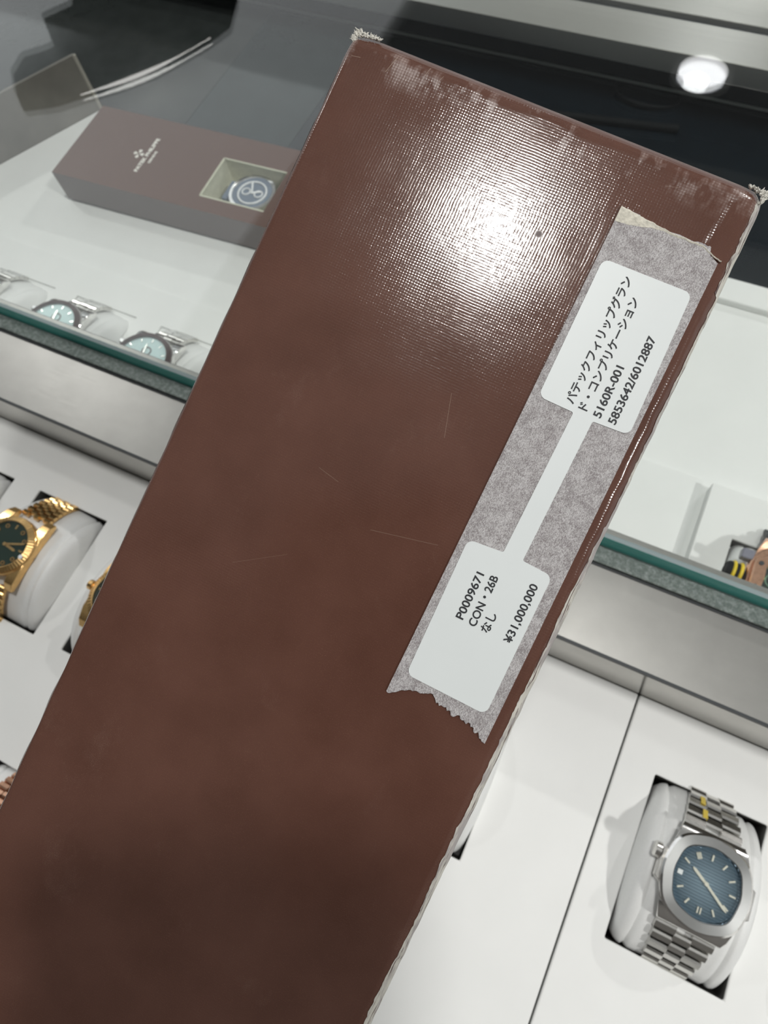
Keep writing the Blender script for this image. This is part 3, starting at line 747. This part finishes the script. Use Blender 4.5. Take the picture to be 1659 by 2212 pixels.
# ------------------------------------------------------------------ held brown box in the foreground
LC = Matrix(((0.9001, 0.4243, -0.0987), (-0.4247, 0.9052, 0.018), (0.097, 0.0258, 0.995)))
RW = (R @ LC).to_quaternion(); RW.normalize()
held = empty('watch_box', (-.01266, .04722, .25435), 0, 'worn brown cloth-grained box held up in front, with tape and price tag', 'box')
held.rotation_mode = 'QUATERNION'; held.rotation_quaternion = RW
LX0, LX1, LY0, LY1 = -.0622, .0208, -.160, .0726
def sm(e0, e1, x):
    t = min(1, max(0, (x - e0) / (e1 - e0))); return t * t * (3 - 2 * t)
def hfield(x, y):
    n = mnoise.noise(Vector((x * 90, y * 90, 0))); n2 = mnoise.noise(Vector((x * 260, y * 160, 4)))
    z = 0
    dt = LY1 - y; rt = .0034 + .0009 * mnoise.noise(Vector((x * 120, 3, 0)))
    if dt < rt: z -= .0016 * ((rt - dt) / rt) ** 2
    dr = LX1 - x; rr = .0026
    if dr < rr: z -= .0016 * ((rr - dr) / rr) ** 2.2 * (1 + .4 * mnoise.noise(Vector((7, y * 300, 0))))
    dl = x - LX0; rl = .0010
    if dl < rl: z -= .0010 * ((rl - dl) / rl) ** 2
    # corner crush
    for cx, cy in ((LX0, LY1), (LX1, LY1)):
        d_ = math.hypot(x - cx, y - cy)
        if d_ < .006: z -= .0010 * ((.006 - d_) / .006) ** 2
    flat = 1 - sm(.0150, .0186, x)
    ins = sm(.003, .008, dt)
    z += (.00004 * n + .000006 * n2) * ins * (1 if x < -.004 else .15) * sm(-.062, -.055, x)
    # pressed crease beside the tape's top right
    a = Vector((.0163, .0695)); b = Vector((.0149, .0600)); p = Vector((x, y)); t = max(0, min(1, (p - a).dot(b - a) / (b - a).length_squared)); d_ = (p - a.lerp(b, t)).length
    z += .00016 * math.exp(-(d_ / .0006) ** 2)
    return z
bm = bmesh.new()
xs = [LX0 + (LX1 - LX0) * i / 150 for i in range(151)]; ys = [LY0 + (LY1 - LY0) * j / 300 for j in range(301)]
xs = sorted(set([round(v, 6) for v in xs] + [round(LX1 - .00025 * i, 6) for i in range(14)]))
ys = sorted(set([round(v, 6) for v in ys] + [round(LY1 - .00035 * i, 6) for i in range(14)]))
def exx(x, y):     # slightly crushed outline
    if x > LX1 - 1e-5: return x + .00012 * mnoise.noise(Vector((1, y * 90, 0)))
    if x < LX0 + 1e-5: return x + .00022 * mnoise.noise(Vector((2, y * 150, 0)))
    return x
def cut(x, y):
    """round the crushed corners a little"""
    for cx, sx_ in ((LX0, 1), (LX1, -1)):
        ax, ay = (x - cx) * sx_, LY1 - y; r = .0022
        if ax < r and ay < r:
            d_ = math.hypot(r - ax, r - ay)
            if d_ > r: f = r / d_; ax, ay = r - (r - ax) * f, r - (r - ay) * f; return cx + ax * sx_, LY1 - ay
    return x, y
g = [[bm.verts.new((*cut(exx(x, y), y), hfield(x, y))) for y in ys] for x in xs]
for i in range(len(xs) - 1):
    for j in range(len(ys) - 1): bm.faces.new((g[i][j], g[i + 1][j], g[i + 1][j + 1], g[i][j + 1]))
rim = [g[i][0] for i in range(len(xs))] + [g[-1][j] for j in range(1, len(ys))] + [g[i][-1] for i in range(len(xs) - 2, -1, -1)] + [g[0][j] for j in range(len(ys) - 2, 0, -1)]
lo = []
for v_ in rim:
    c_ = v_.co; lo.append(bm.verts.new((c_.x - .0012 * (1 if c_.x > .01 else 0), c_.y, -.0235)))
n = len(rim)
for i in range(n): bm.faces.new((rim[i], rim[(i + 1) % n], lo[(i + 1) % n], lo[i]))
bm.faces.new(lo)
link('box_shell', bm, M['lid'], held, 60)

# worn right edge: a ribbon of bared paper that follows the rounded edge
bm = bmesh.new(); prev = None; NS = 460
for i in range(NS + 1):
    y = .0715 + (LY0 - .0715) * i / NS
    nz = mnoise.noise(Vector((5, y * 420, 0))) + .6 * mnoise.noise(Vector((9, y * 1100, 0)))
    if y > .052: wdt = .0012 + .0004 * nz
    elif y > .006: wdt = .00035 + .0002 * nz + .0002 * (1 + mnoise.noise(Vector((3, y * 90, 0))))
    else: wdt = (.0011 + .00022 * nz + .0006 * mnoise.noise(Vector((3, y * 60, 0)))) * (.8 + .4 * sm(.006, -.03, y))
    wdt = max(wdt, .0001)
    cur = []
    for kx in range(7):
        x = LX1 - wdt * (1 - kx / 6)
        cur.append(bm.verts.new((exx(LX1, y) - wdt * (1 - kx / 6) + .00004, y, hfield(x, y) + .00007 + .00004 * mnoise.noise(Vector((x * 4000, y * 500, 1))))))
    e_ = cur[-1].co; cur.append(bm.verts.new((e_.x - .00003, y, e_.z - .0012 - .0002 * nz)))
    if prev:
        for a in range(7): bm.faces.new((prev[a], prev[a + 1], cur[a + 1], cur[a]))
    prev = cur
tag(link('worn_edge', bm, M['worn'], held, 50), 'rubbed right edge with bare white paper showing')

# frayed white corners
def fray(cx, cy, sx_, nn, spread):
    bm = bmesh.new(); rnd = random.Random(int(cx * 1e5))
    for i in range(nn):
        t = rnd.random(); a0 = Vector((cx + sx_ * (.0002 + spread * t), cy - .0010 * (1 - t) * rnd.random() - .0004 + .0002 * rnd.random(), -.0010 + .0005 * rnd.random()))
        if rnd.random() < .45: a0 = Vector((cx + sx_ * .0004 * rnd.random(), cy - .0003 - .0022 * rnd.random(), -.0010 + .0004 * rnd.random()))
        dr_ = Vector((-sx_ * (.9 - 1.4 * t) + rnd.uniform(-.7, .7), rnd.uniform(.1, 1), rnd.uniform(-.2, .6))).normalized()
        L_ = rnd.uniform(.0003, .0010) * (1.1 - .5 * t); p = [a0, a0 + dr_ * L_ * .5 + Vector((rnd.uniform(-1, 1), rnd.uniform(-1, 1), 0)) * .00012, a0 + dr_ * L_]
        tube(bm, p, [.00016, .00012, .00004], 5)
    tag(link('frayed_corner', bm, M['card_white'], held, 60), 'frayed white paper corner')
fray(LX0 + .0004, LY1 + .0001, 1, 240, .0048); fray(LX1 - .0004, LY1 + .0001, -1, 160, .0030)

# masking tape
top = [(-.0021, .0560), (-.0021, .0579), (-.0019, .0587), (-.0014, .0598), (-.0005, .0599), (.0017, .0598), (.0018, .0594), (.0036, .0592), (.0063, .0590), (.0075, .0590), (.0096, .0592), (.0124, .0590)]
rnd = random.Random(5)
for i in range(14): top.append((.0128 + .0003 * i, .0592 - .00012 * i * (i > 9) + rnd.uniform(-.0002, .0002)))
top.append((.0178, .0570))
bot0 = [(.0172, -.0378), (.0172, -.0394), (.0165, -.0393), (.0153, -.0380), (.0148, -.0385), (.0133, -.0373), (.0123, -.0375), (.0110, -.0368), (.0101, -.0375), (.0078, -.0367), (.0061, -.0367), (.0056, -.0360), (.0043, -.0356), (.0020, -.0363), (.0009, -.0366), (-.0004, -.0373), (-.0024, -.0389), (-.0031, -.0388)]
bot = []
for a, b in zip(bot0, bot0[1:]):
    bot.append(a); m_ = max(1, int(abs(a[0] - b[0]) / .0003))
    for q_ in range(1, m_):
        t = q_ / m_; bot.append((a[0] + (b[0] - a[0]) * t, a[1] + (b[1] - a[1]) * t + rnd.uniform(-.00035, .0003) * (1.0 if a[0] > .004 else .5)))
bot.append(bot0[-1])
outline = top + bot
bm = bmesh.new()
TZ0, TZ1 = .00030, .00040
vs = [bm.verts.new((x, y, TZ1)) for x, y in outline]; f_ = bm.faces.new(vs[::-1])
vl = [bm.verts.new((x, y, -.0001)) for x, y in outline]
for i in range(len(vs)): bm.faces.new((vs[i], vs[(i + 1) % len(vs)], vl[(i + 1) % len(vs)], vl[i]))
bmesh.ops.triangulate(bm, faces=[f_])
tape = link('masking_tape', bm, M['tape'], held); tape['label'] = 'strip of grey-white masking tape with torn ends'
bm = bmesh.new()   # crumpled fold along the torn top end
NX_, NY_ = 60, 12; G_ = []
for i in range(NX_ + 1):
    t = i / NX_; x = -.0021 + .0203 * t
    yt = .0601 - .0011 * sm(0, .55, t) - .0013 * sm(.75, 1, t) + .00022 * mnoise.noise(Vector((x * 800, 0, 2))) + .00012 * mnoise.noise(Vector((x * 3500, 0, 2)))
    wd_ = .0026 * (1 - sm(0, .48, t)) + .00042 * (1 - .5 * sm(.5, 1, t)); row = []
    for j in range(NY_ + 1):
        v_ = j / NY_; yy = yt - wd_ * v_
        hgt_ = .00022 * max(0, mnoise.noise(Vector((x * 260 + yy * 500, yy * 2600 + x * 900, 3)))) * (1 - .6 * sm(.4, .8, t)) + .00016 * math.sin(PI * v_) ** .5 * (1 - v_)
        row.append(bm.verts.new((x, yy, TZ1 + hgt_ + (.00002 if 0 < v_ < 1 else -.0003 * (v_ == 0)))))
    G_.append(row)
for i in range(NX_):
    for j in range(NY_): bm.faces.new((G_[i][j], G_[i + 1][j], G_[i + 1][j + 1], G_[i][j + 1]))
tag(link('torn_end', bm, M['tape_fold'], tape, 70), 'crumpled cream coloured torn end of the tape')

# dumbbell price tag
pts = [(-.0010, .0224), (.0060, .0223), (.0054, -.0062), (-.0014, -.0068), (-.0011, -.0343), (.0151, -.0345), (.0152, -.0064), (.0092, -.0061), (.0098, .0222), (.0167, .0226), (.0160, .0503), (-.0010, .0500)]
rs = [.0014, .0004, .0004, .0014, .0014, .0014, .0014, .0004, .0004, .0014, .0014, .0014]
bm = bmesh.new(); LZ = TZ1 + .00012
prism(bm, fillet(pts, rs, 6), TZ1 - .0001, LZ)
tagm = link('price_tag', bm, M['label'], held); tagm['label'] = 'white dumbbell-shaped price tag with black print'
TT = LZ + .00003
def line(s, size, x, y, length, bold=.020): text_mesh('printed_line', s, size, (x, y, TT), tagm, M['ink'], length, bold)
line('パテックフィリップグラン', .0021, .0053, .0236, .0250)
line('ド・コンプリケーション', .0021, .0080, .0234, .0222)
line('5160R-001', .0021, .0108, .0232, .0101)
line('5853642/6012887', .0021, .0137, .0232, .0172)
line('P0009671', .0021, .0040, -.0207, .0093)
line('CON・26B', .0021, .0066, -.0209, .0101)
line('なし', .0021, .0092, -.0209, .0038)
line('¥31,000,000', .0021, .0137, -.0208, .0117)

# ------------------------------------------------------------------ dark reflections in the glass, built as black shapes on the base
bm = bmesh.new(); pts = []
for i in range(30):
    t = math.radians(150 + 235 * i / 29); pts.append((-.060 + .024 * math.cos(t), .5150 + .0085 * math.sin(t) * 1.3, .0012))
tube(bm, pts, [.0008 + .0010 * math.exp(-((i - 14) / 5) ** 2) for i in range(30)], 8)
tag(link('reflection_loop', bm, M['black'], None, 60), 'dark open loop on the black base, standing in for a reflection in the glass', 'reflection_loop')
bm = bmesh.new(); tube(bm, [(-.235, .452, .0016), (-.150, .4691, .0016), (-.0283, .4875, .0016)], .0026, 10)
tag(link('dark_reflection_bar', bm, M['black'], None, 60), 'dark bar on the black base behind the held box, standing in for a reflection', 'reflection_bar')

# ------------------------------------------------------------------ dark fixture mirrored at the upper left of the glass
def ceiling_fixture():
    z = 1.68; s = (z - GZ1) / (H - GZ1)
    # plan outline on the glass sheet, carried up to the fixture's height by similar triangles
    src = [(150, 0), (88, 28), (112, 90), (45, 112), (22, 150), (30, 195), (48, 236), (120, 226), (175, 208), (250, 185), (330, 155), (400, 118), (455, 85), (495, 55), (510, 0), (520, -80), (300, -150), (150, -120)]
    f = 1450.0; P = []
    for u, v in src:
        d_ = R @ Vector(((u - 829.5) / f, -(v - 1106) / f, -1)); t = (GZ1 - H) / d_.z; gx, gy = d_.x * t, d_.y * t
        P.append((gx * (1 + s), gy * (1 + s)))
    cx = sum(p[0] for p in P) / len(P); cy = sum(p[1] for p in P) / len(P)
    t_ = empty('ceiling_fixture', (cx, cy, z), 0, 'rounded black hanging fixture with its rim glint built as a glowing strip, mirrored in the glass', 'ceiling fixture')
    bm = bmesh.new(); prism(bm, fillet([(x - cx, y - cy) for x, y in P], .02, 5), 0, .012); link('housing', bm, M['black'], t_)
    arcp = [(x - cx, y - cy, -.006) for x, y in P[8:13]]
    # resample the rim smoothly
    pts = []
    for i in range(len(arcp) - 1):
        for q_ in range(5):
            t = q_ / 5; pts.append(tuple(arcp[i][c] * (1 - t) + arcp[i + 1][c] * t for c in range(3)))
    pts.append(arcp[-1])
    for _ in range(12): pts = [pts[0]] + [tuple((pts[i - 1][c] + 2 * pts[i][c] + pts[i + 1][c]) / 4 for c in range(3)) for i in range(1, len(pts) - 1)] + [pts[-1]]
    n_ = len(pts); bm = bmesh.new(); tube(bm, pts, [.002 + .0065 * math.sin(PI * min(1, i / (n_ * .75))) ** 1.5 for i in range(n_)], 10); link('glowing_rim', bm, emit('rim_glint_glow', (1, .98, .94), 7), t_, 60)  # glint on the fixture's rim, made as a glowing tube
    bm = bmesh.new(); tube(bm, [(-.1, .3, .01), (-.1, .3, CEIL - z)], .012, 12); link('hanging_rod', bm, M['black'], t_, 60)
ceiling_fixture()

# ------------------------------------------------------------------ the phone that takes the picture
ph = empty('smartphone', (0, 0, H), 0, 'dark smartphone held over the case, taking the picture', 'phone')
ph.rotation_mode = 'QUATERNION'; ph.rotation_quaternion = q
bm = bmesh.new(); prism(bm, fillet([(-.070, -.145), (.006, -.145), (.006, .010), (-.070, .010)], .010, 6), .0010, .0090); link('phone_body', bm, M['phone_body'], ph, 30, .0008)
